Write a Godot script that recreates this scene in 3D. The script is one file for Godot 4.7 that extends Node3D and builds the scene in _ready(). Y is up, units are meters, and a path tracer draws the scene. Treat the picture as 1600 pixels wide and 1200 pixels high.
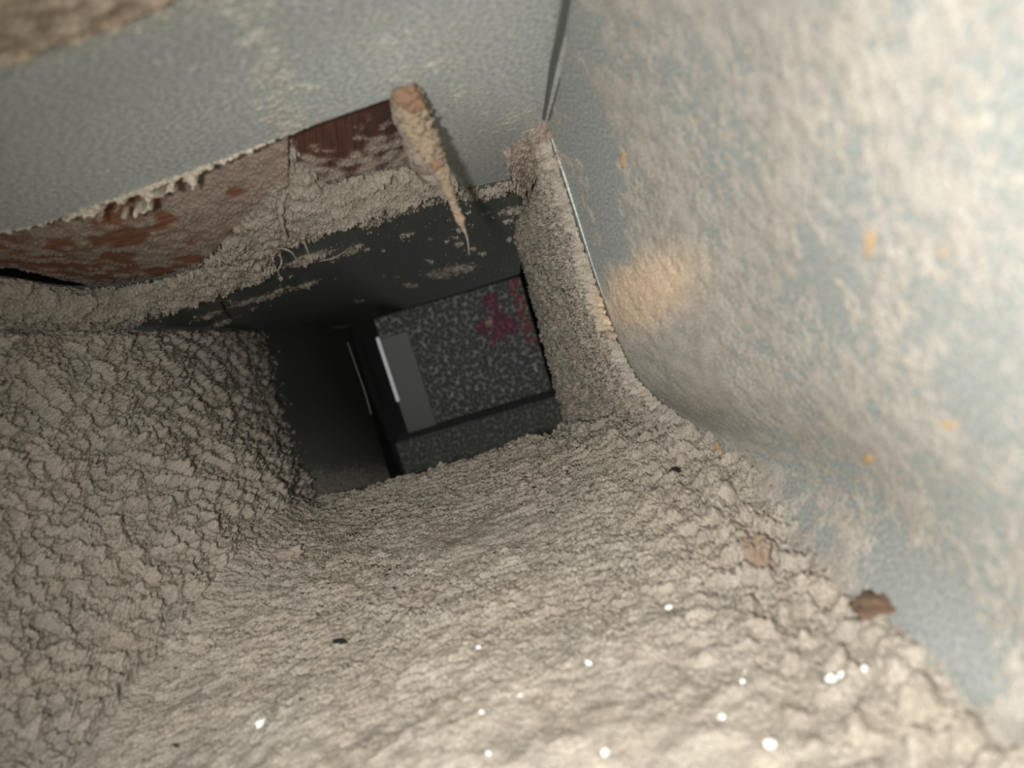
extends Node3D
# A dusty sheet-metal duct boot seen from its mouth: y up, metres.
# The duct was surveyed from one station: at(a, b, depth) turns a bearing (in 1/1200 of the depth, from the station) into a point of the duct.

const F := 1200.0
var eye := Transform3D(Basis.from_euler(Vector3(deg_to_rad(-11.5), 0, deg_to_rad(-16.4))), Vector3(0, 0.22, 0))
var inside: Vector3
var rng := RandomNumberGenerator.new()
var used := {}
var M := {}
var N := {}

# ---------------------------------------------------------------- small helpers
func at(a: float, b: float, d: float) -> Vector3:
	return eye * Vector3((a - 800.0) / F * d, -(b - 600.0) / F * d, -d)

func bearing(p: Vector3) -> Vector2:
	var q := eye.affine_inverse() * p
	return Vector2(800.0 + F * q.x / -q.z, 600.0 - F * q.y / -q.z)

func numbered(called: String) -> String:
	used[called] = used.get(called, -1) + 1
	return called if used[called] == 0 else "%s_%03d" % [called, used[called]]

func obj(called: String, mesh: Mesh, mat: Material, parent: Node = self) -> MeshInstance3D:
	var o := MeshInstance3D.new()
	o.name = numbered(called) if parent == self else called
	o.mesh = mesh
	if mat: o.material_override = mat
	o.cast_shadow = GeometryInstance3D.SHADOW_CASTING_SETTING_ON
	parent.add_child(o, true)
	return o

func base(called: String, where := Vector3.ZERO) -> Node3D:
	var o := Node3D.new()
	o.name = numbered(called)
	add_child(o)
	o.position = where
	return o

func tag(o: Node, label: String, category: String, group := "", kind := "") -> Node:
	o.set_meta("label", label)
	o.set_meta("category", category)
	if group: o.set_meta("group", group)
	if kind: o.set_meta("kind", kind)
	return o

func structure(o: Node, label: String, category: String) -> Node:
	return tag(o, label, category, "", "structure")

func noise(key: String, freq: float, kind := FastNoiseLite.TYPE_SIMPLEX_SMOOTH, oct := 1, cell := FastNoiseLite.RETURN_DISTANCE) -> FastNoiseLite:
	var n := FastNoiseLite.new()
	n.seed = hash(key) % 9973
	n.noise_type = kind
	n.frequency = freq
	n.fractal_type = FastNoiseLite.FRACTAL_FBM if oct > 1 else FastNoiseLite.FRACTAL_NONE
	n.fractal_octaves = oct
	n.cellular_return_type = cell
	N[key] = n
	return n

func sm(a: float, b: float, x: float) -> float:
	return smoothstep(a, b, x)

func lin(c: Color) -> Color:
	return c.srgb_to_linear()

# ---------------------------------------------------------------- surfaces
func patch(rows: Array) -> Array:
	var out := []
	for r in rows:
		var line := PackedVector3Array()
		for c in r: line.append(at(c[0], c[1], c[2]))
		out.append(line)
	return out

func spline(line: PackedVector3Array, t: float) -> Vector3:
	var n := line.size() - 1
	var x := clampf(t, 0.0, 1.0) * n
	var i := mini(int(x), n - 1)
	var p1 := line[i]
	var p2 := line[i + 1]
	var p0 := line[i - 1] if i > 0 else p1 * 2.0 - p2
	var p3 := line[i + 2] if i + 2 <= n else p2 * 2.0 - p1
	return p1.cubic_interpolate(p2, p0, p3, x - i)

func across(pt: Array, v: float) -> PackedVector3Array:
	var line := PackedVector3Array()
	for k in pt[0].size():
		var col := PackedVector3Array()
		for r in pt: col.append(r[k])
		line.append(spline(col, v))
	return line

func grid_normals(p: PackedVector3Array, nu: int, nv: int, side: float) -> PackedVector3Array:
	var out := PackedVector3Array()
	out.resize(p.size())
	for j in nv + 1:
		var a := maxi(j - 1, 0) * (nu + 1)
		var b := mini(j + 1, nv) * (nu + 1)
		var c := j * (nu + 1)
		for i in nu + 1:
			out[c + i] = (p[c + mini(i + 1, nu)] - p[c + maxi(i - 1, 0)]).cross(p[b + i] - p[a + i]).normalized() * side
	return out

func facing(pt: Array) -> float:
	var a := across(pt, 0.45)
	var b := across(pt, 0.55)
	var n := (spline(a, 0.55) - spline(a, 0.45)).cross(spline(b, 0.5) - spline(a, 0.5))
	return 1.0 if n.dot(inside - spline(a, 0.5)) > 0.0 else -1.0

# a relief on a patch: relief(point, u, v) gives colour (linear) and, in alpha, the height in metres; cells that lie below cut are left out
func field(pt: Array, nu: int, nv: int, relief: Callable, cut := -1.0) -> ArrayMesh:
	var side := facing(pt)
	var p := PackedVector3Array()
	p.resize((nu + 1) * (nv + 1))
	var k := 0
	for j in nv + 1:
		var line := across(pt, float(j) / nv)
		for i in nu + 1:
			p[k] = spline(line, float(i) / nu)
			k += 1
	var n := grid_normals(p, nu, nv, side)
	var col := PackedColorArray()
	col.resize(p.size())
	var low := PackedByteArray()
	low.resize(p.size())
	k = 0
	for j in nv + 1:
		for i in nu + 1:
			var c: Color = relief.call(p[k], float(i) / nu, float(j) / nv)
			var h: float = c.a
			low[k] = 1 if h < cut else 0
			c.a = 1.0
			col[k] = c
			p[k] += n[k] * maxf(h, -0.01)
			k += 1
	n = grid_normals(p, nu, nv, side)
	var ix := PackedInt32Array()
	for j in nv:
		for i in nu:
			var a := j * (nu + 1) + i
			var d := a + nu + 1
			if low[a] + low[a + 1] + low[d] + low[d + 1] > 2: continue
			if side > 0.0: ix.append_array([a, d, a + 1, a + 1, d, d + 1])
			else: ix.append_array([a, a + 1, d, a + 1, d + 1, d])
	return array_mesh(p, n, col, ix)

func array_mesh(p: PackedVector3Array, n: PackedVector3Array, col: PackedColorArray, ix: PackedInt32Array) -> ArrayMesh:
	var remap := PackedInt32Array()
	remap.resize(p.size())
	remap.fill(-1)
	var p2 := PackedVector3Array()
	var n2 := PackedVector3Array()
	var c2 := PackedColorArray()
	for t in ix.size():
		var v := ix[t]
		if remap[v] < 0:
			remap[v] = p2.size()
			p2.append(p[v]); n2.append(n[v])
			if col.size(): c2.append(col[v])
		ix[t] = remap[v]
	var ar := []
	ar.resize(Mesh.ARRAY_MAX)
	ar[Mesh.ARRAY_VERTEX] = p2
	ar[Mesh.ARRAY_NORMAL] = n2
	if col.size(): ar[Mesh.ARRAY_COLOR] = c2
	ar[Mesh.ARRAY_INDEX] = ix
	var m := ArrayMesh.new()
	m.add_surface_from_arrays(Mesh.PRIMITIVE_TRIANGLES, ar)
	return m

# a sheet of metal or a board on a patch, with thickness behind its face
func plate(pt: Array, nu: int, nv: int, thick: float, lift := 0.0) -> ArrayMesh:
	var side := facing(pt)
	var p := PackedVector3Array()
	for j in nv + 1:
		var line := across(pt, float(j) / nv)
		for i in nu + 1: p.append(spline(line, float(i) / nu))
	var n := grid_normals(p, nu, nv, side)
	var st := SurfaceTool.new()
	st.begin(Mesh.PRIMITIVE_TRIANGLES)
	var f := func(q: Array): # q: four corners, counter-clockwise from outside
		var o := [0, 2, 1, 0, 3, 2]
		var nn: Vector3 = (q[1] - q[0]).cross(q[2] - q[0]).normalized()
		for k in o:
			st.set_normal(nn); st.add_vertex(q[k])
	var a := PackedVector3Array()
	var b := PackedVector3Array()
	for k in p.size():
		a.append(p[k] + n[k] * lift); b.append(p[k] + n[k] * (lift - thick))
	var w := nu + 1
	for j in nv:
		for i in nu:
			var k := j * w + i
			var order := [k, k + w, k + w + 1, k + 1] if side < 0.0 else [k, k + 1, k + w + 1, k + w]
			for t in [0, 2, 1, 0, 3, 2]:
				st.set_normal(n[order[t]]); st.add_vertex(a[order[t]])
			for t in [0, 1, 2, 0, 2, 3]:
				st.set_normal(-n[order[t]]); st.add_vertex(b[order[t]])
	var rim := []
	for i in nu: rim.append([i, i + 1])
	for j in nv: rim.append([j * w + nu, (j + 1) * w + nu])
	for i in range(nu, 0, -1): rim.append([nv * w + i, nv * w + i - 1])
	for j in range(nv, 0, -1): rim.append([j * w, (j - 1) * w])
	for e in rim:
		var q := [a[e[0]], a[e[1]], b[e[1]], b[e[0]]]
		if side > 0.0: q.reverse()
		f.call(q)
	return st.commit()

# the point of a patch (with its relief) that lies in that bearing
func on(pt: Array, a: float, b: float, relief = null) -> Array:
	var best := Vector2(0.5, 0.5)
	var span := 0.5
	var goal := Vector2(a, b)
	for step in 7:
		var c := best
		var near := 1e9
		for j in 13:
			var v := clampf(c.y + (j / 6.0 - 1.0) * span, 0, 1)
			var line := across(pt, v)
			for i in 13:
				var u := clampf(c.x + (i / 6.0 - 1.0) * span, 0, 1)
				var d := bearing(spline(line, u)).distance_squared_to(goal)
				if d < near:
					near = d; best = Vector2(u, v)
		span *= 0.3
	var line2 := across(pt, best.y)
	var p := spline(line2, best.x)
	var e := 0.01
	var du := spline(line2, minf(best.x + e, 1)) - spline(line2, maxf(best.x - e, 0))
	var dv := spline(across(pt, minf(best.y + e, 1)), best.x) - spline(across(pt, maxf(best.y - e, 0)), best.x)
	var n := du.cross(dv).normalized() * facing(pt)
	if relief != null: p += n * (relief.call(p, best.x, best.y) as Color).a
	return [p, n, du.normalized()]

func box_mesh(size: Vector3, c := 0.002) -> ArrayMesh:   # a box with chamfered edges, centred
	var st := SurfaceTool.new()
	st.begin(Mesh.PRIMITIVE_TRIANGLES)
	var h := size / 2.0
	var q := func(pts: Array):
		var nn: Vector3 = (pts[1] - pts[0]).cross(pts[2] - pts[0]).normalized()
		var mid: Vector3 = (pts[0] + pts[2]) / 2.0
		if nn.dot(mid) < 0: pts.reverse(); nn = -nn
		for k in range(1, pts.size() - 1):
			for t in [0, k + 1, k]:
				st.set_normal(nn); st.set_uv(Vector2(pts[t].x / size.x + 0.5, 0.5 - pts[t].y / size.y)); st.add_vertex(pts[t])
	for ax in 3:
		var b := (ax + 1) % 3
		var d := (ax + 2) % 3
		for s in [-1, 1]:
			var pts := []
			for k in [[-1, -1], [1, -1], [1, 1], [-1, 1]]:
				var v := Vector3.ZERO
				v[ax] = h[ax] * s; v[b] = (h[b] - c) * k[0]; v[d] = (h[d] - c) * k[1]
				pts.append(v)
			q.call(pts)
		for s in [-1, 1]:
			for t in [-1, 1]:
				var pts := []
				for k in [-1, 1]:
					for w in ([0, 1] if k < 0 else [1, 0]):
						var v := Vector3.ZERO
						v[ax] = (h[ax] - c) * k
						v[b] = (h[b] - (c if w else 0.0)) * s
						v[d] = (h[d] - (0.0 if w else c)) * t
						pts.append(v)
				q.call(pts)
	for s in 8:
		var g := Vector3(1 if s & 1 else -1, 1 if s & 2 else -1, 1 if s & 4 else -1)
		var pts := []
		for ax in 3:
			var v := (h - Vector3.ONE * c) * g
			v[ax] = h[ax] * g[ax]
			pts.append(v)
		q.call(pts)
	return st.commit()

# a strand through points, with a radius at each
func strand(pts: Array, radii: Array, sides := 7, wobble := 0.0) -> ArrayMesh:
	var p := PackedVector3Array()
	var n := PackedVector3Array()
	var line := PackedVector3Array(pts)
	var steps := (pts.size() - 1) * (24 if sides > 20 else 8)
	for i in steps + 1:
		var t: float = float(i) / steps
		var c := spline(line, t)
		var dir := (spline(line, minf(t + 0.01, 1)) - spline(line, maxf(t - 0.01, 0))).normalized()
		var x := dir.cross(Vector3(0.3, 0.5, 0.8)).normalized()
		var y := dir.cross(x)
		var f := t * (radii.size() - 1)
		var k := mini(int(f), radii.size() - 2)
		var r := lerpf(radii[k], radii[k + 1], f - k)
		for s in sides:
			var g := x * cos(TAU * s / sides) + y * sin(TAU * s / sides)
			var rr: float = r * (1.0 + wobble * (N.tear.get_noise_3dv((c + g * r) * 700.0) + 0.6 * N.fluff.get_noise_3dv((c + g * r) * 1400.0)))
			p.append(c + g * rr); n.append(g)
	var g2 := n.duplicate()
	for i in steps + 1:
		for s in sides:
			var along := p[mini(i + 1, steps) * sides + s] - p[maxi(i - 1, 0) * sides + s]
			var round_ := p[i * sides + (s + 1) % sides] - p[i * sides + (s + sides - 1) % sides]
			var c := along.cross(round_).normalized()
			n[i * sides + s] = c if c.dot(g2[i * sides + s]) > 0.0 else -c
	var ix := PackedInt32Array()
	for i in steps:
		for s in sides:
			var a := i * sides + s
			var b := i * sides + (s + 1) % sides
			ix.append_array([a, a + sides, b, b, a + sides, b + sides])
	return array_mesh(p, n, PackedColorArray(), ix)

# an irregular crumb or flake, squashed by size
func crumb(size: Vector3, rough: float, key: int, detail := 10, frame := Basis.IDENTITY) -> ArrayMesh:
	var p := PackedVector3Array()
	var ix := PackedInt32Array()
	var w := detail * 2
	for j in detail + 1:
		for i in w + 1:
			var th := PI * j / detail
			var ph: float = TAU * (i % w) / w
			var d := Vector3(sin(th) * cos(ph), cos(th), sin(th) * sin(ph))
			var r: float = 0.5 * (1.0 + rough * N.lump.get_noise_3dv(d * 260.0 + Vector3.ONE * key * 977.0) + rough * 0.5 * N.lump.get_noise_3dv(d * 700.0 + Vector3.ONE * key * 77.0))
			p.append(frame * (d * r * size))
	for j in detail:
		for i in w:
			var a := j * (w + 1) + i
			ix.append_array([a, a + 1, a + w + 1, a + 1, a + w + 2, a + w + 1])
	var st := SurfaceTool.new()
	st.begin(Mesh.PRIMITIVE_TRIANGLES)
	for k in ix:
		st.set_smooth_group(0); st.add_vertex(p[k])
	st.generate_normals()
	return st.commit()

# ---------------------------------------------------------------- materials
func tex(key: String, freq: float, kind: int, oct: int, ramp: Array, size := 512, cell := FastNoiseLite.RETURN_DISTANCE) -> NoiseTexture2D:
	var t := NoiseTexture2D.new()
	t.width = size; t.height = size
	t.seamless = true
	t.noise = noise(key, freq, kind, oct, cell)
	if ramp.size():
		var g := Gradient.new()
		var offs := PackedFloat32Array()
		var cols := PackedColorArray()
		for r in ramp:
			offs.append(r[0]); cols.append(r[1])
		g.offsets = offs; g.colors = cols
		t.color_ramp = g
	return t

func mat(called: String, color: Color, rough: float, metal := 0.0) -> StandardMaterial3D:
	var m := StandardMaterial3D.new()
	m.resource_name = called
	m.albedo_color = color
	m.roughness = rough
	m.metallic = metal
	M[called] = m
	return m

func tri(m: StandardMaterial3D, scale: Vector3) -> void:
	m.uv1_triplanar = true
	m.uv1_world_triplanar = true
	m.uv1_scale = scale
	m.uv1_triplanar_sharpness = 4.0

func make_materials() -> void:
	for k in [["lump", 0.0035], ["wide", 0.018], ["mid", 0.07], ["tear", 0.22], ["grit", 0.62], ["film", 0.16], ["speck", 0.42]]:
		noise(k[0], k[1], FastNoiseLite.TYPE_SIMPLEX_SMOOTH, 2 if k[0] in ["tear", "film"] else 1)
	noise("fluff", 0.33, FastNoiseLite.TYPE_SIMPLEX_SMOOTH, 4)
	noise("cell", 0.17, FastNoiseLite.TYPE_CELLULAR)
	noise("crumble", 0.085, FastNoiseLite.TYPE_CELLULAR, 2)
	noise("pebble", 0.30, FastNoiseLite.TYPE_CELLULAR)
	N.cell.cellular_jitter = 1.0
	var grain := tex("grain", 0.06, FastNoiseLite.TYPE_SIMPLEX_SMOOTH, 4, [[0.0, Color(0.62, 0.62, 0.62)], [0.35, Color(0.8, 0.79, 0.78)], [0.55, Color(0.92, 0.92, 0.91)], [0.75, Color(1, 1, 1)], [1.0, Color(1, 1, 1)]], 1024)
	var relief := tex("relief", 0.085, FastNoiseLite.TYPE_SIMPLEX_SMOOTH, 4, [], 1024)
	for k in ["dust", "film_dust"]:
		var d := mat(k, Color.WHITE, 1.0)
		d.vertex_color_use_as_albedo = true
		d.albedo_texture = grain
		d.heightmap_enabled = true
		d.heightmap_texture = relief
		d.heightmap_scale = 0.035
		d.metallic_specular = 0.1
		tri(d, Vector3.ONE * 11.0)
	# galvanised sheet: grey green zinc, spangle and grime
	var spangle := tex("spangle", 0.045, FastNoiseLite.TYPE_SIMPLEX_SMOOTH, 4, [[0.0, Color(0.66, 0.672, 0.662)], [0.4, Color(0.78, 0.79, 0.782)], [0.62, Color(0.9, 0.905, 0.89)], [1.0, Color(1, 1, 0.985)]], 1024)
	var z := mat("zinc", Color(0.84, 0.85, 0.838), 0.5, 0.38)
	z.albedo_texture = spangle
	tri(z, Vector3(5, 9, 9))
	var y := mat("shaded_zinc", Color(0.50, 0.51, 0.49), 0.42, 0.5)  # zinc with the shade of the deeper walls put into its colour
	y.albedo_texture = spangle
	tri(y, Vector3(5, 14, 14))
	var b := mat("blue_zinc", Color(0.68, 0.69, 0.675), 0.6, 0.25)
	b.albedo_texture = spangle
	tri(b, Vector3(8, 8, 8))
	var w := mat("board", Color.WHITE, 0.85)
	w.vertex_color_use_as_albedo = true
	w.albedo_texture = grain
	w.heightmap_enabled = true; w.heightmap_texture = relief; w.heightmap_scale = 0.04
	tri(w, Vector3.ONE * 14.0)
	mat("chamber_black", Color(0.07, 0.068, 0.065), 0.9)
	mat("plaster", Color(0.93, 0.93, 0.91), 0.8)
	mat("chip", Color(0.2, 0.155, 0.115), 0.9)
	mat("brown_flake", Color(0.40, 0.32, 0.25), 0.9)
	mat("brown_dust", Color(0.57, 0.50, 0.43), 1.0)
	mat("black_chip", Color(0.06, 0.05, 0.045), 0.8)
	mat("rust", Color(0.74, 0.62, 0.46), 0.9)
	mat("lint", Color(0.63, 0.585, 0.53), 1.0)
	mat("pale_lint", Color(0.59, 0.525, 0.44), 1.0)
	mat("orange_wood", Color(0.52, 0.405, 0.32), 0.9)
	for k in ["chip", "brown_flake", "brown_dust", "rust", "orange_wood", "pale_lint", "lint"]:
		M[k].albedo_texture = grain; tri(M[k], Vector3.ONE * 40.0)
	mat("grey_paint", Color(0.3, 0.3, 0.29), 0.55, 0.2)
	mat("glint_white", Color(0.93, 0.94, 0.95), 0.35)  # white that stands for the flash glinting off bare metal

const DUST := Color(0.378, 0.338, 0.280)
const PALE := Color(0.40, 0.376, 0.33)

func dusty(p: Vector3, c := DUST) -> Color:
	var q := p * 1000.0
	var t: float = 1.0 + 0.16 * N.mid.get_noise_3dv(q) + 0.10 * N.tear.get_noise_3dv(q) + 0.05 * N.wide.get_noise_3dv(q)
	var warm: float = 0.02 * N.wide.get_noise_3dv(q + Vector3(300, 0, 0))
	return Color(c.r * t * (1.0 + warm), c.g * t, c.b * t * (1.0 - warm))

# ---------------------------------------------------------------- reliefs
var smooth_spot: Vector3
var lip_a: Vector3

func saw(x: float) -> float:      # a slow rise and a steep fall, like overlapping scales
	var s := x - floorf(x)
	return s / 0.78 if s < 0.78 else (1.0 - s) / 0.22

func floor_relief(p: Vector3, u: float, v: float) -> Color:
	var q := p * 1000.0
	var wide: float = N.wide.get_noise_3dv(q)
	var mid: float = N.mid.get_noise_3dv(q)
	var tear: float = N.tear.get_noise_3dv(q)
	var fluff: float = N.fluff.get_noise_3dv(q)
	var calm: float = clampf(1.0 - 0.85 * exp(-p.distance_squared_to(smooth_spot) / 0.0016), 0.0, 1.0)
	var far := sm(0.42, 0.05, v)
	var right := sm(0.62, 0.95, u)
	var ph: float = -q.z * 0.066 + q.x * 0.012 + 1.5 * wide + 0.55 * mid + 0.30 * tear
	var scale: float = saw(ph) * (0.5 + 0.5 * sm(-0.5, 0.4, N.mid.get_noise_3dv(q * 0.5 + Vector3(50, 9, 4))))
	var ph2: float = -q.z * 0.24 - q.x * 0.05 + 1.1 * mid + 0.5 * tear
	var cell: float = 1.0 + N.cell.get_noise_3dv(Vector3(q.x * 0.62, q.y, q.z * 1.2) + Vector3(tear, mid, tear) * 2.4)
	var gap: float = absf(ph - roundf(ph))
	var crack: float = exp(-pow(gap / 0.055, 2.0)) * sm(-0.15, 0.35, N.mid.get_noise_3dv(q * 0.7 + Vector3(80, 3, 11)) + 0.4 * tear)
	var gap2: float = absf(ph2 - roundf(ph2))
	var crack2: float = exp(-pow(gap2 / 0.10, 2.0)) * sm(0.0, 0.45, N.mid.get_noise_3dv(q + Vector3(8, 33, 61)) + 0.5 * tear)
	var close: float = lerpf(1.0, 0.28, sm(0.5, 0.75, v))
	var h: float = 0.0055 + 0.0035 * wide + 0.0012 * mid
	h += calm * close * (scale * lerpf(0.0020, 0.0048, far) + saw(ph2) * 0.0013 - cell * cell * 0.0019 + fluff * 0.0009 - crack * 0.0034 - crack2 * 0.0024) + 0.00025 * N.grit.get_noise_3dv(q)
	h += right * (0.007 * sm(-0.2, 0.6, N.mid.get_noise_3dv(q * 0.8 + Vector3(9, 70, 2))) + 0.0022 * fluff)
	h += 0.012 * sm(0.10, 0.0, u) * sm(0.9, 0.5, v)
	var c := dusty(p)
	return Color(c.r, c.g, c.b, h)

func left_relief(p: Vector3, u: float, v: float) -> Color:
	var q := p * 1000.0
	var wide: float = N.wide.get_noise_3dv(q)
	var mid: float = N.mid.get_noise_3dv(q)
	var tear: float = N.tear.get_noise_3dv(q)
	var fluff: float = N.fluff.get_noise_3dv(q)
	var low := sm(0.35, 0.9, v)
	var ph: float = (-q.z * 0.55 + q.y * 0.8) * 0.034 + 0.9 * wide + 0.55 * mid + 0.28 * tear
	var ph2: float = (-q.z * 0.8 + q.y * 0.5) * 0.085 + 0.9 * mid + 0.5 * tear + wide
	var crumble: float = N.crumble.get_noise_3dv(q + Vector3(mid, tear, wide) * 4.0)
	var cell: float = N.cell.get_noise_3dv(q + Vector3(tear, mid, tear) * 2.5)
	var h: float = 0.006 + 0.006 * wide + 0.0025 * mid + 0.0085 * saw(ph) * (0.6 + 0.4 * mid) + 0.0014 * saw(ph2) - 0.0044 * crumble - 0.0018 * cell + 0.0032 * fluff + 0.0004 * N.grit.get_noise_3dv(q)
	var gap: float = absf(ph - roundf(ph))
	h -= 0.004 * exp(-pow(gap / 0.04, 2.0)) * sm(0.1, 0.6, mid + 0.5 * tear)
	var gap2: float = absf(ph2 - roundf(ph2))
	h -= 0.003 * exp(-pow(gap2 / 0.08, 2.0)) * sm(0.15, 0.6, N.mid.get_noise_3dv(q + Vector3(8, 33, 61)) + 0.5 * tear)
	h += 0.008 * low * sm(0.95, 0.8, u)
	# the crust ends in a ragged crest where the wall runs on, bare, into the dark
	var end: float = sm(0.80, 0.70, u + 0.05 * mid + 0.03 * tear + 0.05 * (1.0 - v))
	h = h * end + (1.0 - end) * (-0.0022 + 0.002 * fluff + 0.0032 * sm(0.55, 1.0, v))
	h *= sm(0.0, 0.05, v + 0.012 * tear)
	var c := dusty(p, DUST)
	return Color(c.r, c.g, c.b, h)

var bare := []            # bare metal on the flared panel: [point, radius along, strength]

func near_any(list: Array, p: Vector3) -> float:
	var s := 0.0
	for b in list: s += b[2] * exp(-p.distance_squared_to(b[0]) / (b[1] * b[1]))
	return s

func right_relief(p: Vector3, u: float, v: float) -> Color:
	var q := p * 1000.0
	var wide: float = N.wide.get_noise_3dv(q * 0.8)
	var film: float = N.film.get_noise_3dv(q)
	var mid: float = N.mid.get_noise_3dv(q)
	var cover: float = 0.44 + 0.42 * wide + 0.22 * mid + 0.6 * film + 0.35 * N.speck.get_noise_3dv(q) - near_any(bare, p) - 0.42 * sm(0.25, 0.75, u)
	var foot: float = sm(0.16, 0.02, u + 0.05 * mid + 0.03 * film) * sm(0.46, 0.58, v)
	cover += 1.6 * foot
	var c := dusty(p, PALE)
	return Color(c.r, c.g, c.b, clampf(cover * 0.0010, -0.004, 0.0005) + foot * (0.0022 + 0.0025 * N.fluff.get_noise_3dv(q)))

func strip_relief(p: Vector3, u: float, v: float) -> Color:
	var q := p * 1000.0
	var mid: float = N.mid.get_noise_3dv(q)
	var fluff: float = N.fluff.get_noise_3dv(q)
	var tear: float = N.tear.get_noise_3dv(q)
	var groove: float = exp(-pow((u - 0.52 - 0.02 * mid) / 0.045, 2.0)) * sm(0.08, 0.25, v) * sm(0.75, 0.5, v)
	var h: float = 0.0035 + 0.0026 * mid + 0.0052 * fluff + 0.0016 * tear - 0.0026 * N.cell.get_noise_3dv(q) - 0.002 * N.crumble.get_noise_3dv(q) + 0.0035 * sm(0.5, 0.0, u) - 0.0075 * groove + 0.0006 * N.grit.get_noise_3dv(q)
	h *= sm(-0.01, 0.03, u + 0.006 * tear)
	h -= 0.004 * sm(0.92, 1.0, u + 0.05 * mid)
	var c := dusty(p)
	return Color(c.r, c.g, c.b, h)

var on_sheet := []
var on_lower := []

func sheet_relief(p: Vector3, u: float, v: float) -> Color:   # flecks and drips of pale dust on the upper sheet
	var q := p * 1000.0
	var qs := Vector3(q.x * 0.55, q.y, q.z * 1.1)
	var film: float = N.film.get_noise_3dv(qs)
	var speck: float = N.speck.get_noise_3dv(qs)
	var cover: float = -0.46 + 0.5 * film + 0.55 * speck + 0.2 * N.mid.get_noise_3dv(q) + near_any(on_sheet, p)
	var c := dusty(p, Color(0.45, 0.44, 0.385))
	return Color(c.r, c.g, c.b, clampf(cover * 0.0012, -0.004, 0.0009))

func lower_relief(p: Vector3, u: float, v: float) -> Color:
	var q := p * 1000.0
	var film: float = N.film.get_noise_3dv(q)
	var fluff: float = N.fluff.get_noise_3dv(q)
	var speck: float = N.speck.get_noise_3dv(q)
	var cover: float = -0.64 + 0.55 * film + 0.6 * fluff + 0.45 * speck + 0.3 * N.mid.get_noise_3dv(q) + near_any(on_lower, p)
	var c := dusty(p)
	return Color(c.r, c.g, c.b, clampf(cover * 0.005, -0.004, 0.007))

func board_relief(p: Vector3, u: float, v: float) -> Color:
	var q := p * 1000.0
	var mid: float = N.mid.get_noise_3dv(q)
	var wide: float = N.wide.get_noise_3dv(q * 1.4)
	var fluff: float = N.fluff.get_noise_3dv(q)
	var line: float = N.tear.get_noise_2d(q.x * 0.15, v * 330.0)
	var dust: float = clampf(0.60 + 0.75 * mid + 0.45 * fluff + 0.7 * wide + 0.9 * sm(0.55, 1.0, u) - near_any(bare_board, p) * (0.8 + 0.9 * mid + 0.8 * fluff), 0.0, 1.0)
	dust = sm(0.15, 0.75, dust) * 0.78
	var wood := Color(0.17, 0.062, 0.026).lerp(Color(0.23, 0.10, 0.05), 0.5 + 0.5 * line)
	var c := wood.lerp(dusty(p, Color(0.30, 0.25, 0.2)), dust)
	return Color(c.r, c.g, c.b, 0.0008 * line * (1.0 - dust) + dust * (0.0008 + 0.0022 * fluff + 0.0015 * mid))

var bare_board := []

func dark_board_relief(p: Vector3, u: float, v: float) -> Color:
	var q := p * 1000.0
	var mid: float = N.mid.get_noise_3dv(q)
	var fluff: float = N.fluff.get_noise_3dv(q)
	var line: float = N.tear.get_noise_2d(u * 260.0, v * 6.0)
	var dust: float = sm(0.44, 0.78, v + 0.28 * mid + 0.20 * fluff + 0.35 * sm(0.35, 0.0, u) * sm(0.2, 0.5, v) + 0.10 * sm(0.5, 0.95, u) + 0.45 * sm(0.10, 0.0, u)) * 0.88
	var wood := Color(0.045, 0.016, 0.010).lerp(Color(0.15, 0.05, 0.022), clampf(0.45 + 0.7 * line - 0.5 * sm(0.3, 0.7, u), 0.0, 1.0))
	var c := wood.lerp(dusty(p, Color(0.33, 0.275, 0.22)), dust)
	return Color(c.r, c.g, c.b, 0.0006 * line * (1.0 - dust) + dust * (0.0006 + 0.0018 * fluff + 0.001 * mid))

func ledge_relief(p: Vector3, u: float, v: float) -> Color:
	var q := p * 1000.0
	var mid: float = N.mid.get_noise_3dv(q)
	var fluff: float = N.fluff.get_noise_3dv(q)
	var tear: float = N.tear.get_noise_3dv(q)
	var h: float = 0.003 + 0.003 * mid + 0.0028 * fluff - 0.0018 * N.cell.get_noise_3dv(q) + 0.0006 * tear
	var edge: float = minf(minf(v, 1.0 - v) * 3.0, minf(u, 1.0 - u) * 8.0) + 0.35 * tear + 0.2 * mid
	h -= 0.009 * sm(0.6, -0.1, edge)
	var c := dusty(p, Color(0.34, 0.30, 0.245))
	return Color(c.r, c.g, c.b, h)

func fringe_relief(p: Vector3, u: float, v: float) -> Color:   # lacy crust hanging under the cut edge
	var q := p * 1000.0
	var tear: float = N.tear.get_noise_3dv(q)
	var lace: float = N.lace.get_noise_3dv(q)
	var zone: float = sm(0.26, 0.42, u) * sm(0.72, 0.60, u)
	var reach: float = 0.24 + 0.42 * zone + 0.16 * N.mid.get_noise_3dv(q) - 0.2 * sm(0.78, 1.0, u)
	var keep: float = reach - v + 0.12 * tear
	if v > 0.16 and lace < -0.78 + 0.36 * zone: keep = -1.0
	var c := dusty(p, Color(0.56, 0.49, 0.39))
	return Color(c.r, c.g, c.b, 0.0014 + 0.0018 * tear - 0.001 * v if keep > 0.0 else -0.02)

func rough_wood_relief(p: Vector3, u: float, v: float) -> Color:
	var q := p * 1000.0
	var mid: float = N.mid.get_noise_3dv(q)
	var fluff: float = N.fluff.get_noise_3dv(q)
	var t: float = clampf(0.5 + 0.8 * mid + 0.4 * N.wide.get_noise_3dv(q), 0.0, 1.0)
	var c := Color(0.30, 0.225, 0.16).lerp(Color(0.58, 0.47, 0.35), t)
	return Color(c.r, c.g, c.b, 0.002 * mid + 0.0015 * fluff)

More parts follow.
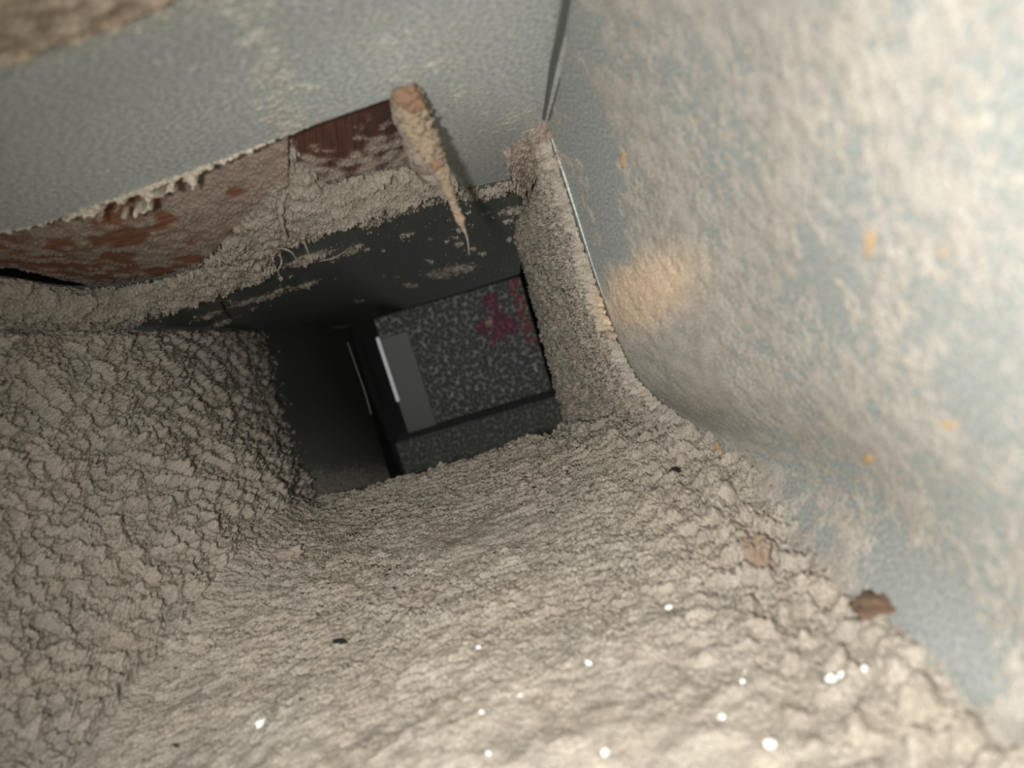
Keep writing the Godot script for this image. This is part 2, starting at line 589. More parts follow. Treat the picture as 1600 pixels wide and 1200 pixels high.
func clump_relief(p: Vector3, u: float, v: float) -> Color:
	var q := p * 1000.0
	var fluff: float = N.fluff.get_noise_3dv(q)
	var mid: float = N.mid.get_noise_3dv(q)
	var edge: float = minf(minf(v, 1.0 - v), minf(u, 1.0 - u)) * 3.0 + 0.4 * N.tear.get_noise_3dv(q) + 0.25 * mid
	var h: float = 0.005 + 0.005 * fluff + 0.003 * mid - 0.002 * N.cell.get_noise_3dv(q) - 0.016 * sm(0.5, 0.0, edge)
	var c := dusty(p, Color(0.34, 0.28, 0.225))
	return Color(c.r, c.g, c.b, h)

# ---------------------------------------------------------------- the scene
func _ready() -> void:
	rng.seed = 11
	# camera
	var cam := Camera3D.new()
	cam.name = "camera"
	cam.fov = 53.1301
	cam.near = 0.01
	cam.far = 20.0
	var attr := CameraAttributesPhysical.new()
	attr.frustum_focal_length = 24.0
	attr.frustum_focus_distance = 0.66
	attr.frustum_near = 0.01
	attr.frustum_far = 20.0
	attr.exposure_aperture = 4.4
	cam.attributes = attr
	add_child(cam)
	cam.transform = eye
	cam.fov = 53.1301
	inside = eye * Vector3(-0.02, 0.0, -0.45)
	# sky: the dim pale room behind the duct's mouth
	var we := WorldEnvironment.new()
	we.name = "room_air"
	var env := Environment.new()
	env.background_mode = Environment.BG_COLOR
	env.background_color = Color(0.86, 0.89, 0.88)
	env.background_energy_multiplier = 0.30
	env.tonemap_mode = Environment.TONE_MAPPER_LINEAR
	env.tonemap_exposure = 1.0
	env.sdfgi_enabled = true
	env.ssao_enabled = true
	env.ssil_enabled = true
	we.environment = env
	add_child(we)
	# the torch held beside the lens
	var torch := SpotLight3D.new()
	torch.name = "torch"
	torch.light_color = Color(1.0, 0.99, 0.98)
	torch.light_energy = 0.45
	torch.light_size = 0.012
	torch.spot_angle = 60.0
	torch.spot_angle_attenuation = 1.0
	torch.spot_range = 6.0
	torch.spot_attenuation = 2.0
	torch.shadow_enabled = true
	add_child(torch)
	torch.look_at_from_position(eye * Vector3(-0.055, -0.015, 0.02), at(1060, 860, 0.6))
	# added narrow spot, source unseen: makes the warm patch on the flared panel
	var beam := SpotLight3D.new()
	beam.name = "added_warm_spot"
	beam.light_color = Color(1.0, 0.76, 0.42)
	beam.light_energy = 0.75
	beam.spot_angle = 2.5
	beam.spot_angle_attenuation = 0.6
	beam.light_size = 0.01
	beam.spot_range = 6.0
	beam.spot_attenuation = 2.0
	beam.shadow_enabled = true
	add_child(beam)
	beam.look_at_from_position(eye * Vector3(0.06, 0.05, 0.12), at(1008, 455, 0.50))

	make_materials()
	noise("lace", 0.10, FastNoiseLite.TYPE_CELLULAR)

	# ------------------------------------------------ patches of the duct
	var P_floor := patch([
		[[470, 800, .82], [560, 776, .81], [700, 735, .79], [800, 706, .775], [900, 676, .75]],
		[[445, 812, .72], [560, 812, .71], [760, 768, .69], [930, 715, .65], [1100, 660, .60]],
		[[330, 900, .58], [540, 905, .565], [780, 862, .55], [1000, 800, .53], [1192, 758, .50]],
		[[150, 1150, .455], [440, 1100, .44], [770, 1030, .42], [1060, 980, .40], [1335, 928, .385]],
		[[-190, 1500, .35], [330, 1390, .335], [830, 1310, .31], [1260, 1240, .29], [1615, 1148, .27]],
		[[-400, 1900, .28], [300, 1800, .27], [900, 1700, .25], [1400, 1600, .24], [1800, 1420, .225]]])
	var P_left := patch([
		[[-420, 512, .40], [0, 515, .56], [250, 515, .74], [420, 513, 1.12], [545, 508, 1.52]],
		[[-420, 690, .385], [20, 690, .535], [265, 645, .69], [430, 610, .98], [565, 595, 1.42]],
		[[-350, 1020, .37], [70, 900, .50], [292, 770, .62], [440, 705, .84], [590, 680, 1.25]],
		[[-240, 1540, .34], [150, 1160, .45], [330, 905, .575], [452, 808, .73], [625, 800, 1.08]]])
	var P_right := patch([
		[[915, -100, .33], [1100, -120, .27], [1350, -150, .20], [1780, -180, .155]],
		[[853, 190, .52], [1080, 190, .36], [1350, 190, .24], [1780, 190, .158]],
		[[945, 470, .56], [1150, 450, .40], [1400, 430, .26], [1780, 430, .168]],
		[[1000, 590, .58], [1210, 600, .41], [1450, 620, .275], [1780, 640, .18]],
		[[1085, 665, .585], [1290, 735, .42], [1500, 790, .29], [1780, 850, .195]],
		[[1165, 765, .505], [1350, 860, .375], [1560, 950, .28], [1780, 1020, .205]],
		[[1300, 938, .385], [1450, 1010, .31], [1620, 1090, .255], [1780, 1150, .21]],
		[[1570, 1160, .27], [1640, 1200, .25], [1710, 1240, .23], [1780, 1280, .215]],
		[[1800, 1420, .225], [1810, 1425, .222], [1820, 1430, .22], [1830, 1435, .218]]])
	var P_strip := patch([
		[[853, 190, .52], [846, 222, .56], [838, 250, .595], [830, 272, .63]],
		[[895, 320, .54], [870, 330, .62], [845, 343, .71], [808, 362, .80]],
		[[945, 470, .56], [905, 465, .65], [868, 457, .75], [830, 447, .87]],
		[[1000, 590, .58], [960, 590, .66], [920, 592, .76], [866, 590, .87]],
		[[1085, 665, .60], [1025, 668, .65], [960, 675, .71], [893, 690, .80]]])
	# upper wall: cut sheet (left), whole sheet (right), lower wall behind the fold
	var P_cut := patch([
		[[-260, 190, .315], [0, 105, .30], [155, 50, .295], [310, -5, .290], [480, -65, .288], [640, -120, .285]],
		[[-260, 300, .40], [0, 235, .37], [155, 185, .367], [310, 130, .362], [480, 75, .358], [640, 15, .350]],
		[[-260, 400, .49], [0, 365, .46], [160, 318, .452], [300, 269, .448], [445, 212, .435], [628, 147, .418]]])
	var P_whole := patch([
		[[640, -120, .285], [720, -120, .300], [800, -120, .315], [922, -120, .332]],
		[[640, 15, .350], [710, 15, .360], [790, 15, .375], [895, 15, .40]],
		[[628, 147, .418], [695, 155, .44], [765, 170, .47], [853, 190, .52]],
		[[664, 225, .50], [715, 228, .515], [772, 232, .545], [843, 238, .58]],
		[[694, 300, .615], [735, 292, .618], [780, 283, .623], [830, 272, .628]]])
	var P_lower := patch([
		[[-260, 400, .49], [0, 432, .54], [150, 448, .615], [300, 420, .60], [450, 356, .59], [570, 328, .60], [694, 300, .615], [830, 272, .628]],
		[[-300, 465, .48], [0, 478, .555], [190, 478, .655], [350, 466, .73], [510, 428, .80], [620, 395, .80], [715, 370, .765], [822, 340, .76]],
		[[-420, 512, .40], [0, 515, .56], [230, 515, .725], [400, 514, 1.06], [545, 508, 1.46], [640, 480, 1.10], [722, 456, .98], [812, 428, .92]]])

	# ------------------------------------------------ metal shell (structure)
	var o: Node3D = obj("floor", plate(P_floor, 16, 16, 0.0012), M.zinc)
	structure(o, "sheet metal floor of the duct buried under thick dust", "duct floor")
	o = obj("wall_left", plate(P_left, 14, 14, 0.0012), M.shaded_zinc)
	structure(o, "left sheet metal wall of the duct under a thick dust crust", "duct wall")
	var wr := base("wall_right")
	structure(wr, "right sheet metal wall of the duct, flared panel and dusty inner strip", "duct wall")
	obj("flared_panel", plate(P_right, 20, 32, 0.0012), M.blue_zinc, wr)
	obj("inner_panel", plate(P_strip, 12, 20, 0.0012), M.zinc, wr)
	var ce := base("ceiling")
	structure(ce, "upper sheet metal wall of the duct with a rough hole cut in it", "duct wall")
	obj("cut_sheet", plate(P_cut, 30, 12, 0.0011), M.zinc, ce)
	obj("whole_sheet", plate(P_whole, 16, 20, 0.0011), M.zinc, ce)
	obj("lower_sheet", plate(P_lower, 40, 14, 0.0011), M.shaded_zinc, ce)
	# standing seam in the corner between the upper sheet and the flared panel
	for k in 3:
		var w := [0.0, -13.0, 9.0][k] as float
		var line := [at(918 + w * 1.3, -110, .328), at(898 + w * 1.15, 15, .392), at(874 + w * .8, 105, .45), at(854 + w * .25, 185, .512)]
		obj("seam_fold", strand(line, [0.0034, 0.0026, 0.0024, 0.0016], 10), M.shaded_zinc if k > 0 else M.zinc, ce)  # outer folds darkened: the seam's shade lines are in their colour

	# ------------------------------------------------ dark chamber panels added at the far end to keep light out
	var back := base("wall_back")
	structure(back, "dark chamber panels added around the far end of the duct to keep light out", "chamber wall")
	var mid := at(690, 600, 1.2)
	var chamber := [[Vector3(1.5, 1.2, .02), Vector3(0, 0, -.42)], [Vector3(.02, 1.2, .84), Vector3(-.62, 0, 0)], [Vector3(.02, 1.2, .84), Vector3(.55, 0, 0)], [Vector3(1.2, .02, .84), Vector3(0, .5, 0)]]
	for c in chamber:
		var s := obj("chamber_panel", box_mesh(c[0]), M.chamber_black, back)
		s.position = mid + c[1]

	# ------------------------------------------------ dust (stuff)
	smooth_spot = at(735, 838, .575)
	o = obj("floor_dust", field(P_floor, 620, 640, floor_relief), M.dust)
	tag(o, "thick rippled beige dust settled over the whole duct floor", "dust", "", "stuff")
	o = obj("wall_dust", field(P_left, 560, 460, left_relief, -0.0005), M.dust)
	tag(o, "lumpy grey brown dust crust caked on the left duct wall", "dust", "", "stuff")
	# bare metal on the flared panel: along the fold above, and the worn band lower down
	for s in [[862, 225, .51, .013], [880, 300, .53, .013], [900, 360, .54, .013], [920, 410, .55, .012], [936, 445, .555, .010], [880, 140, .46, .022], [905, 210, .46, .025], [915, 280, .485, .022], [930, 340, .50, .020], [950, 390, .51, .016], [895, 50, .40, .016], [1155, 760, .49, .010], [1175, 800, .47, .010], [1340, 850, .36, .018], [1400, 910, .335, .018], [1450, 960, .31, .016], [1500, 1050, .285, .014], [1230, 890, .43, .007]]:
		bare.append([at(s[0], s[1], s[2]), s[3], 1.4])
	for s in [[1262, 372, .006], [1272, 405, .006], [1284, 440, .006], [1300, 475, .006], [1322, 515, .005], [1195, 540, .006], [1235, 765, .007], [1262, 800, .007], [1290, 840, .007], [1240, 690, .005], [1365, 640, .006]]:
		bare.append([on(P_right, s[0], s[1])[0], s[2], 1.1])
	o = obj("panel_dust", field(P_right, 380, 420, right_relief, -0.0006), M.film_dust)
	tag(o, "thin pale mottled dust clinging to the bright flared panel on the right", "dust", "", "stuff")
	o = obj("strip_dust", field(P_strip, 220, 360, strip_relief, -0.0015), M.dust)
	tag(o, "fluffy dust coating the narrow inner strip of the right wall", "dust", "", "stuff")
	for s in [[395, 20, .31, .012], [405, 60, .33, .012], [420, 100, .345, .013], [435, 140, .37, .014], [450, 180, .39, .014], [455, 205, .41, .010], [590, 30, .345, .006], [600, 70, .36, .007], [320, 0, .295, .008], [150, 55, .298, .008], [115, 67, .299, .008], [80, 80, .300, .008], [45, 92, .300, .008], [10, 104, .300, .008], [190, 41, .297, .008], [230, 27, .295, .008], [270, 13, .293, .008]]:
		on_sheet.append([on(P_cut, s[0], s[1])[0], s[3], 0.78 if s[1] > 0 and not (s[2] < .302) else 1.0])
	for s in [[800, 185, .50, .018], [720, 150, .44, .012], [830, 210, .53, .012], [640, 125, .405, .008], [790, 285, .61, .012], [745, 296, .612, .010], [700, 90, .40, .020]]:
		on_sheet.append([on(P_whole, s[0], s[1])[0], s[3], 0.42])
	o = obj("sheet_dust", field(P_cut, 420, 240, sheet_relief, -0.0002), M.film_dust)
	tag(o, "pale dust flecks and a whitish drip on the cut upper sheet", "dust", "", "stuff")
	o = obj("sheet_dust", field(P_whole, 200, 300, sheet_relief, -0.0002), M.film_dust)
	tag(o, "streaky pale dust flecks on the uncut sheet right of the splinter", "dust", "", "stuff")
	for s in [[30, 470, .55, .030], [110, 478, .60, .030], [190, 482, .65, .030], [270, 478, .71, .022], [330, 492, .80, .014], [390, 470, .80, .014], [430, 460, .80, .012], [480, 445, .80, .014], [345, 505, .88, .016], [500, 398, .69, .012], [545, 395, .70, .010], [470, 408, .68, .012], [715, 303, .63, .012], [750, 303, .645, .012], [785, 294, .65, .012], [812, 286, .65, .012], [800, 330, .73, .012], [820, 345, .75, .010], [650, 322, .63, .012], [600, 335, .63, .012], [580, 350, .65, .010], [720, 420, .88, .016], [680, 430, .88, .014], [640, 445, .89, .010], [560, 470, .89, .010]]:
		on_lower.append([on(P_lower, s[0], s[1])[0], s[3] * 1.3, 1.0])
	for k in 44:
		var x := rng.randf_range(330, 800)
		on_lower.append([on(P_lower, x, 355.0 + (800.0 - x) * .22 + rng.randf_range(-55, 45))[0], rng.randf_range(.003, .008), rng.randf_range(.6, 1.1)])
	o = obj("fold_dust", field(P_lower, 560, 200, lower_relief, -0.0005), M.dust)
	tag(o, "scattered dust clots along the dark lower part of the upper wall", "dust", "", "stuff")

	# ------------------------------------------------ timber behind the cut-out
	var P_board := patch([
		[[-260, 375, .50], [0, 330, .485], [160, 285, .475], [300, 235, .47], [450, 185, .46]],
		[[-260, 400, .525], [0, 385, .52], [150, 375, .525], [300, 335, .52], [450, 290, .52]],
		[[-260, 412, .55], [0, 416, .565], [150, 445, .64], [300, 428, .625], [455, 372, .61]]])
	for s in [[205, 370, .50, .020], [180, 400, .53, .016], [300, 400, .55, .014], [255, 425, .57, .016], [75, 415, .53, .012], [185, 330, .48, .012], [370, 300, .49, .010], [260, 340, .49, .008]]:
		bare_board.append([on(P_board, s[0], s[1])[0], s[3] * 0.8, 1.15])
	var b := base("timber_board", at(150, 380, .55))
	tag(b, "reddish brown dust-smeared timber board showing through the left of the torn hole", "board")
	o = obj("face", field(P_board, 380, 170, board_relief), M.board, b)
	o.position = -b.position
	o = obj("core", plate(P_board, 10, 6, 0.02, -0.002), M.chip, b)
	o.position = -b.position
	var P_dark := patch([
		[[438, 175, .462], [520, 150, .455], [590, 118, .448], [650, 95, .443]],
		[[445, 270, .52], [530, 240, .51], [610, 205, .495], [665, 185, .49]],
		[[452, 350, .60], [545, 328, .60], [640, 300, .605], [700, 285, .61]]])
	b = base("timber_board", at(540, 230, .52))
	tag(b, "dark mahogany-coloured timber with upright grain behind the right end of the hole", "board")
	o = obj("face", field(P_dark, 260, 220, dark_board_relief), M.board, b)
	o.position = -b.position
	o = obj("core", plate(P_dark, 8, 6, 0.02, -0.002), M.chip, b)
	o.position = -b.position
	# subfloor edge over the mouth
	var P_edge := patch([
		[[-300, 60, .24], [0, -40, .235], [180, -95, .232], [380, -160, .23]],
		[[-300, 130, .272], [0, 40, .266], [160, -12, .262], [320, -70, .26]],
		[[-300, 205, .312], [0, 106, .299], [155, 52, .294], [318, -6, .290]]])
	b = base("subfloor_edge", at(100, 30, .28))
	tag(b, "rough brown edge of wooden subfloor above the cut sheet, at the duct mouth", "subfloor")
	o = obj("face", field(P_edge, 180, 90, rough_wood_relief), M.board, b)
	o.position = -b.position
	o = obj("core", plate(P_edge, 8, 6, 0.018, -0.002), M.chip, b)
	o.position = -b.position
	# dust shelf between the boards and the fold
	var P_ledge := patch([
		[[385, 312, .53], [442, 225, .487], [510, 285, .535], [580, 275, .54], [650, 265, .55], [712, 268, .575]],
		[[330, 405, .585], [445, 335, .555], [515, 320, .56], [585, 305, .57], [655, 288, .575], [715, 285, .59]],
		[[230, 468, .655], [440, 400, .635], [520, 360, .60], [590, 338, .60], [655, 318, .605], [720, 300, .61]]])
	o = obj("dust_shelf", field(P_ledge, 340, 150, ledge_relief, -0.003), M.dust)
	tag(o, "cracked grey dust shelf heaped along the fold below the dark timber", "dust", "", "stuff")
	var P_skirt := patch([
		[[-200, 425, .515], [0, 432, .545], [110, 452, .59], [200, 450, .615], [300, 425, .60], [400, 385, .60]],
		[[-200, 455, .50], [0, 462, .545], [110, 476, .59], [200, 470, .63], [310, 445, .635], [420, 405, .64]],
		[[-200, 500, .47], [0, 505, .555], [110, 505, .61], [210, 500, .66], [330, 470, .68], [440, 425, .69]]])
	o = obj("dust_skirt", field(P_skirt, 360, 90, ledge_relief, -0.003), M.dust)
	tag(o, "crusty grey dust band under the left board, above the left wall", "dust", "", "stuff")
	# lace of old dust under the cut edge
	var P_fringe := patch([
		[[-60, 379, .462], [0, 358, .457], [120, 322, .452], [210, 296, .449], [300, 262, .446], [380, 232, .441], [450, 206, .435]],
		[[-60, 392, .467], [0, 374, .463], [120, 345, .459], [210, 328, .457], [300, 292, .454], [380, 254, .447], [450, 220, .440]],
		[[-60, 405, .472], [0, 390, .469], [120, 366, .468], [210, 360, .468], [300, 322, .463], [380, 276, .453], [450, 234, .446]]])
	o = obj("dust_lace", field(P_fringe, 420, 60, fringe_relief, -0.01), M.dust)
	tag(o, "torn cream dust lace hanging under the cut edge of the sheet", "dust", "", "stuff")
	# matted clump in the corner above the inner strip
	var P_clump := patch([
		[[775, 235, .555], [805, 212, .55], [838, 188, .52], [868, 185, .515]],
		[[790, 262, .59], [815, 240, .565], [845, 220, .54], [880, 235, .525]],
		[[825, 330, .68], [838, 290, .62], [862, 265, .57], [890, 290, .535]]])
	o = obj("dust_clump", field(P_clump, 130, 130, clump_relief, -0.004), M.dust)
	tag(o, "matted tan dust clump in the corner where the three walls meet", "dust", "", "stuff")

	# ------------------------------------------------ splinter hanging from the sheet
	b = base("hanging_splinter", at(645, 150, .415))
	tag(b, "long tapering dusty wood splinter hanging at the right end of the hole", "splinter")
	var sp := [at(632, 140, .415), at(648, 180, .43), at(668, 225, .445), at(690, 268, .462), at(706, 310, .478), at(718, 342, .49), at(728, 366, .498)]
	o = obj("shaft", strand(sp, [0.0080, 0.0084, 0.0070, 0.0042, 0.0024, 0.0026, 0.0006], 28, 0.55), M.pale_lint, b)
	o.position = -b.position
	o = obj("hair_tip", strand([at(727, 362, .497), at(731, 378, .50), at(733, 398, .505)], [0.0006, 0.0004, 0.0002], 5), M.lint, b)
	o.position = -b.position
	for s in [[634, 150, .409, Vector3(.014, .009, .007)], [645, 160, .413, Vector3(.011, .010, .006)], [679, 252, .452, Vector3(.008, .012, .006)], [672, 238, .449, Vector3(.009, .009, .005)]]:
		o = obj("bark_chip", crumb(s[3], 0.4, int(s[0]), 16), M.orange_wood, b)
		o.position = at(s[0], s[1], s[2]) - b.position
	# cracked dust flap between the dark timber and the splinter
	b = base("cracked_flap", at(640, 200, .47))
	tag(b, "grey cracked dust flap between dark timber and hanging splinter", "dust flap")
	for s in [[[[612, 140, .44], [622, 175, .46], [634, 215, .487], [650, 255, .52], [664, 285, .55]], [.0022, .0036, .003, .004, .002]], [[[622, 150, .45], [634, 190, .475], [648, 232, .50], [668, 268, .53], [684, 282, .55]], [.002, .003, .0042, .006, .004]]]:
		var line := []
		for q in s[0]: line.append(at(q[0], q[1], q[2]))
		o = obj("crust_ridge", strand(line, s[1], 10, 0.9), M.lint, b)
		o.position = -b.position

	# ------------------------------------------------ lint strands
	var lints := [
		[[[437, 395, .605], [440, 410, .60], [434, 425, .605], [442, 437, .61]], .0006, "curled lint strand hanging lowest below the dust shelf's left end"],
		[[[472, 370, .60], [478, 385, .595], [484, 402, .60]], .0008, "short stubby lint strand hanging right of the knotted dust tuft"],
		[[[425, 392, .605], [440, 388, .59], [455, 394, .59], [462, 404, .595]], .0007, "looped lint strand under the knotted dust tuft"],
		[[[445, 300, .525], [438, 330, .54], [442, 355, .555], [448, 372, .57]], .0022, "thick grey dust rope draped between the two timbers"],
		[[[497, 405, .68], [520, 400, .685], [540, 388, .69], [552, 376, .69]], .0008, "feathery lint strand on the dark lower sheet"],
		[[[345, 470, .70], [352, 485, .705], [362, 498, .71]], .0009, "dark curled strand above the left wall's top edge"],
		[[[694, 297, .60], [696, 310, .605], [695, 322, .61]], .0005, "tiny lint thread dangling beside the splinter's thin end"],
		[[[833, 300, .655], [828, 320, .67], [832, 340, .69], [826, 352, .70]], .0006, "fine lint thread in the corner below the matted clump"],
		[[[800, 275, .615], [804, 290, .62], [811, 303, .635]], .0011, "short black crack-like strand left of the matted clump"]]
	for l in lints:
		var line := []
		for q in l[0]:
			var foot := at(q[0], q[1], q[2])
			if q[2] > .66:      # lies on the lower sheet
				var r := on(P_lower, q[0], q[1])
				foot = r[0] + r[1] * .002
			line.append(foot)
		var black: bool = "black" in l[2] or "dark" in l[2].left(5)
		o = obj("lint_strand", strand(line, [l[1], l[1] * 1.2, l[1] * .8, l[1] * .3], 6, 0.5), M.black_chip if black else M.lint)
		tag(o, l[2], "lint")

	# ------------------------------------------------ crumbs and flakes
	var crumbs := [
		[753, 1026, 9, "white plaster crumb on the dust, left of the floor's middle"],
		[1050, 963, 11, "white plaster crumb on the dust, the one farthest into the duct"],
		[925, 1053, 10, "white plaster crumb on the dust, in the middle of the floor"],
		[1166, 1083, 9, "white plaster crumb left of the paired crumbs"],
		[1303, 1074, 16, "large white plaster crumb, bigger of the touching pair by the right wall"],
		[1319, 1068, 11, "white plaster crumb, smaller of the touching pair by the right wall"],
		[1360, 1070, 11, "faint plaster crumb right of the touching pair"],
		[1135, 1142, 12, "white plaster crumb nearer the mouth, left of the biggest crumb"],
		[1212, 1186, 17, "biggest white plaster crumb, lowest on the floor at the right"],
		[415, 1146, 12, "lone elongated plaster crumb on the left of the floor"],
		[760, 1131, 7, "tiny plaster crumb low in the middle of the floor"],
		[953, 1193, 14, "plaster crumb at the bottom edge, under the floor's middle"],
		[772, 1196, 9, "small plaster crumb at the bottom edge, left of the larger one"],
		[817, 1098, 5, "smallest plaster speck between the middle crumbs"]]
	var k := 0
	for c in crumbs:
		var r := on(P_floor, c[0], c[1], floor_relief)
		var d: float = -(eye.affine_inverse() * (r[0] as Vector3)).z
		var s: float = c[2] * d / F
		o = obj("plaster_crumb", crumb(Vector3(s, s * .75, s * (.8 if c[0] != 415 else 1.5)), 0.6, k), M.plaster)
		o.position = r[0] + r[1] * s * .2
		o.rotation.y = rng.randf() * TAU
		tag(o, c[3], "crumb", "plaster crumbs on the floor dust")
		k += 1
	var flakes := [
		[P_floor, 1385, 988, 88, 40, "brown_flake", "dark_flake", "big dark brown debris flake at the foot of the flared panel", "flake"],
		[P_floor, 1060, 746, 17, 9, "black_chip", "dark_flake", "small black flake on the dust near the inner strip", "flake"],
		[P_floor, 535, 1015, 20, 8, "black_chip", "dark_flake", "thin black speck in a crack of the floor dust, left side", "flake"],
		[P_floor, 278, 1174, 12, 6, "chip", "dark_flake", "small brown speck at the bottom left of the floor", "flake"],
		[P_right, 974, 250, 9, 26, "rust", "rust_flake", "small hooked brown flake beside the bare metal patch", "flake"],
		[P_right, 1480, 665, 58, 22, "rust", "rust_flake", "largest tan flake stuck on the flared panel", "flake"],
		[P_right, 1358, 375, 16, 62, "rust", "rust_flake", "long upright tan streak of rust high on the flared panel", "flake"],
		[P_right, 1472, 392, 34, 18, "rust", "rust_flake", "faint tan rust flake right of the upright streak", "flake"],
		[P_right, 1125, 706, 14, 26, "rust", "rust_flake", "brown rust flake at the bend between strip and flared panel", "flake"],
		[P_right, 1358, 717, 14, 16, "rust", "rust_flake", "tiny tan rust flake low on the flared panel", "flake"]]
	for f in flakes:
		var pt: Array = f[0]
		var r := on(pt, f[1], f[2], floor_relief if pt == P_floor else right_relief)
		# the flake lies on its surface, as long and as broad as surveyed
		var n: Vector3 = r[1]
		var x: Vector3 = r[2]
		var z := x.cross(n)
		var here := bearing(r[0])
		var jx := (bearing(r[0] + x * .001) - here) / .001
		var jz := (bearing(r[0] + z * .001) - here) / .001
		var det := jx.x * jz.y - jx.y * jz.x
		var ex: Vector3 = (x * jz.y - z * jx.y) / det * f[3]
		var ez: Vector3 = (z * jx.x - x * jz.x) / det * f[4]
		var thick: float = minf(ex.length(), ez.length()) * (0.30 if pt == P_floor else 0.06)
		o = obj(f[6], crumb(Vector3.ONE, 0.45, int(f[1]), 16, Basis(ex, n * thick, ez)), M[f[5]])
		o.position = r[0] + n * (thick * 0.3 + (.0055 if f[3] > 80 else 0.0) if pt == P_floor else thick * 0.1)
		tag(o, f[7], f[8])
	var clod := on(P_floor, 1188, 885, floor_relief)
	o = obj("dust_clod", crumb(Vector3(.016, .026, .02), 0.5, 5, 30), M.brown_dust)
	o.position = clod[0]
	tag(o, "upright brown dust clod on the floor against the right wall", "clod")
	clod = on(P_floor, 450, 880, floor_relief)
	o = obj("dust_clod", crumb(Vector3(.022, .012, .016), 0.5, 9, 30), M.lint)
	o.position = clod[0]
	tag(o, "rolled grey dust clod lying in the left floor corner", "clod")

	# ------------------------------------------------ what lies at the far end
	build_far_end()

func speckle_texture() -> ImageTexture:
	var w := 1024
	var h := 832
	var im := Image.create(w, h, false, Image.FORMAT_RGB8)
	var a := noise("speckle", 0.035, FastNoiseLite.TYPE_CELLULAR, 2)
	var c := noise("speckle_tone", 0.012, FastNoiseLite.TYPE_SIMPLEX_SMOOTH, 3)
	var e := noise("speckle_fine", 0.11, FastNoiseLite.TYPE_SIMPLEX_SMOOTH, 3)
	# printed marks: a bold magenta device of blots with petals, and a red band of worn letters down the right side
	var blots := [[0.775, 0.13, 0.062, 0.085], [0.79, 0.30, 0.075, 0.10], [0.665, 0.33, 0.05, 0.07], [0.86, 0.37, 0.05, 0.09], [0.77, 0.41, 0.07, 0.05], [0.70, 0.46, 0.035, 0.04]]
	var yellow := [[0.715, 0.30, 0.022, 0.03], [0.735, 0.275, 0.014, 0.03], [0.695, 0.46, 0.02, 0.014], [0.90, 0.62, 0.02, 0.02]]
	for y in h:
		for x in w:
			var u := float(x) / w
			var v := float(y) / h
			var t: float = clampf(0.62 + 0.75 * a.get_noise_2d(x, y) + 0.5 * e.get_noise_2d(x, y), 0.0, 1.0)
			t = smoothstep(0.05, 0.75, t) * (0.8 + 0.35 * c.get_noise_2d(x, y))
			var col := Color(0.13, 0.135, 0.13).lerp(Color(0.80, 0.80, 0.77), t)
			var n := 0.9 * e.get_noise_2d(x, y) + 0.5 * c.get_noise_2d(x * 3, y * 3)
			for b in blots:
				var q := pow((u - b[0]) / b[2], 2) + pow((v - b[1]) / b[3], 2)
				if q + n < 1.0: col = Color(col.r * 0.85 + .08, col.g * 0.42 + .02, col.b * 0.55 + .04)
			for b in yellow:
				var q := pow((u - b[0]) / b[2], 2) + pow((v - b[1]) / b[3], 2)
				if q + n < 1.0: col = col.lerp(Color(0.62, 0.58, 0.40), 0.45)
			var slot := (v - 0.02) / 0.062
			if u > 0.925 and u < 0.985 and v < 0.56:
				var bar := fposmod(slot, 1.0)
				var along := (u - 0.925) / 0.06
				var stroke := bar < 0.16 or (along < 0.28) or (along > 0.72 and int(slot) % 3 != 1) or (absf(along - 0.5) < 0.12 and int(slot) % 2 == 0)
				if bar < 0.78 and stroke and n > -0.2: col = col.lerp(Color(0.52, 0.08, 0.10), 0.8)
			im.set_pixel(x, y, col)
	return ImageTexture.create_from_image(im)

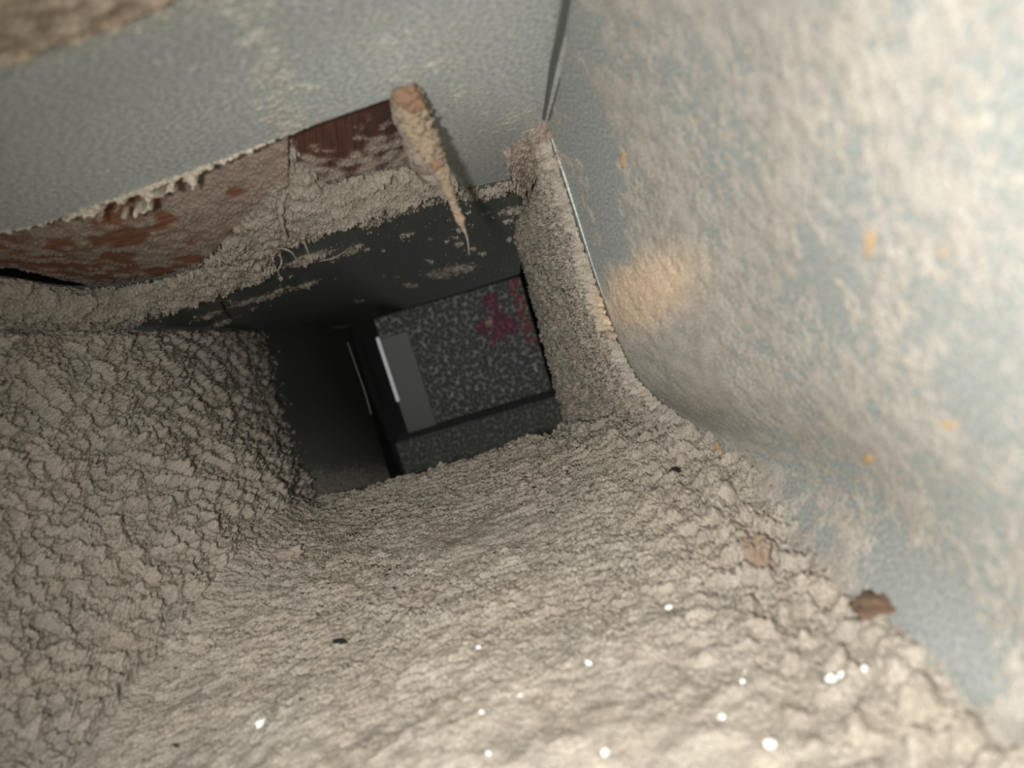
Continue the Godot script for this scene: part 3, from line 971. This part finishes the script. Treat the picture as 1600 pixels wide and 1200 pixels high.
func build_far_end() -> void:
	var m := mat("speckled_card", Color(1, 1, 1), 0.75)
	m.albedo_texture = speckle_texture()
	var g := mat("speckled_plain", Color(0.42, 0.42, 0.40), 0.9)
	g.albedo_texture = tex("stone", 0.06, FastNoiseLite.TYPE_CELLULAR, 2, [[0.0, Color(0.3, 0.3, 0.29)], [0.5, Color(0.6, 0.6, 0.58)], [1.0, Color(1, 1, 1)]])
	tri(g, Vector3.ONE * 7.0)
	# the speckled carton stands upright, its printed side to the duct
	var d := 1.16
	var lo := at(655, 672, d)
	var hi := at(804, 430, d)
	var top := hi.y
	var right := at(836, 515, d).x
	var left := at(588, 500, d).x
	var bottom := lo.y
	var size := Vector3(right - left, top - bottom, 0.14)
	var b := base("speckled_carton", Vector3((left + right) / 2, bottom, lo.z - size.z / 2))
	tag(b, "grey speckled carton with magenta print lying at the far end of the duct", "carton")
	var o := obj("body", box_mesh(size - Vector3(.001, .001, .002), 0.002), g, b)
	o.position = Vector3(0, size.y / 2, 0)
	var face := box_mesh(Vector3(size.x - .004, size.y - .004, .0016), 0.0006)
	o = obj("printed_face", face, m, b)
	o.position = Vector3(0, size.y / 2, size.z / 2 - .0004)
	# a folded metal strip in front of its left side
	var z: float = lo.z + 0.02
	var pa := at(592, 530, 1.13)
	var pb := at(638, 622, 1.13)
	var pc := at(625, 516, 1.13)
	var width := pc.x - pa.x
	var tall := pa.y - pb.y
	b = base("folded_strip", Vector3(pa.x + width / 2, bottom, pa.z))
	tag(b, "smooth grey folded metal strip beside the carton, flash glint painted on as a white edge", "metal strip")
	o = obj("web", box_mesh(Vector3(width + .012, pa.y - bottom, .003), .0008), M.grey_paint, b)
	o.position = Vector3(.004, (pa.y - bottom) / 2, 0)
	o = obj("painted_glint", box_mesh(Vector3(.0055, tall + .008, .006), .0015), M.glint_white, b)  # metal highlight painted as a white lip
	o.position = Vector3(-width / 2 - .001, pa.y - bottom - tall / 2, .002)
	# ledge they stand on
	var front := at(735, 657, 1.12)
	b = base("floor")
	structure(b, "dusty ledge below the speckled carton at the far end", "ledge")
	o = obj("slab", box_mesh(Vector3(.45, .30, .5), .003), g, b)
	o.position = Vector3(lo.x + .19, bottom - .15, front.z - .25)
	o = obj("nosing", box_mesh(Vector3(.085, .0012, .003), .0004), M.grey_paint, b)
	o.position = Vector3(lo.x + .05, bottom - .001, front.z + .001)
	# small bright scrap caught at the foot of the inner strip
	o = obj("white_scrap", crumb(Vector3(.004, .012, .004), 0.5, 3), M.plaster)
	o.position = at(863, 562, .95)
	tag(o, "tiny bright white scrap at the carton's right side, by the strip", "scrap")
	o = obj("thin_wire", strand([at(543, 535, 1.09), at(557, 575, 1.09), at(570, 612, 1.09), at(580, 648, 1.09)], [.0009, .0009, .0009, .0007], 6), M.shaded_zinc)
	tag(o, "thin grey wire running down in the dark left of the folded strip", "wire")
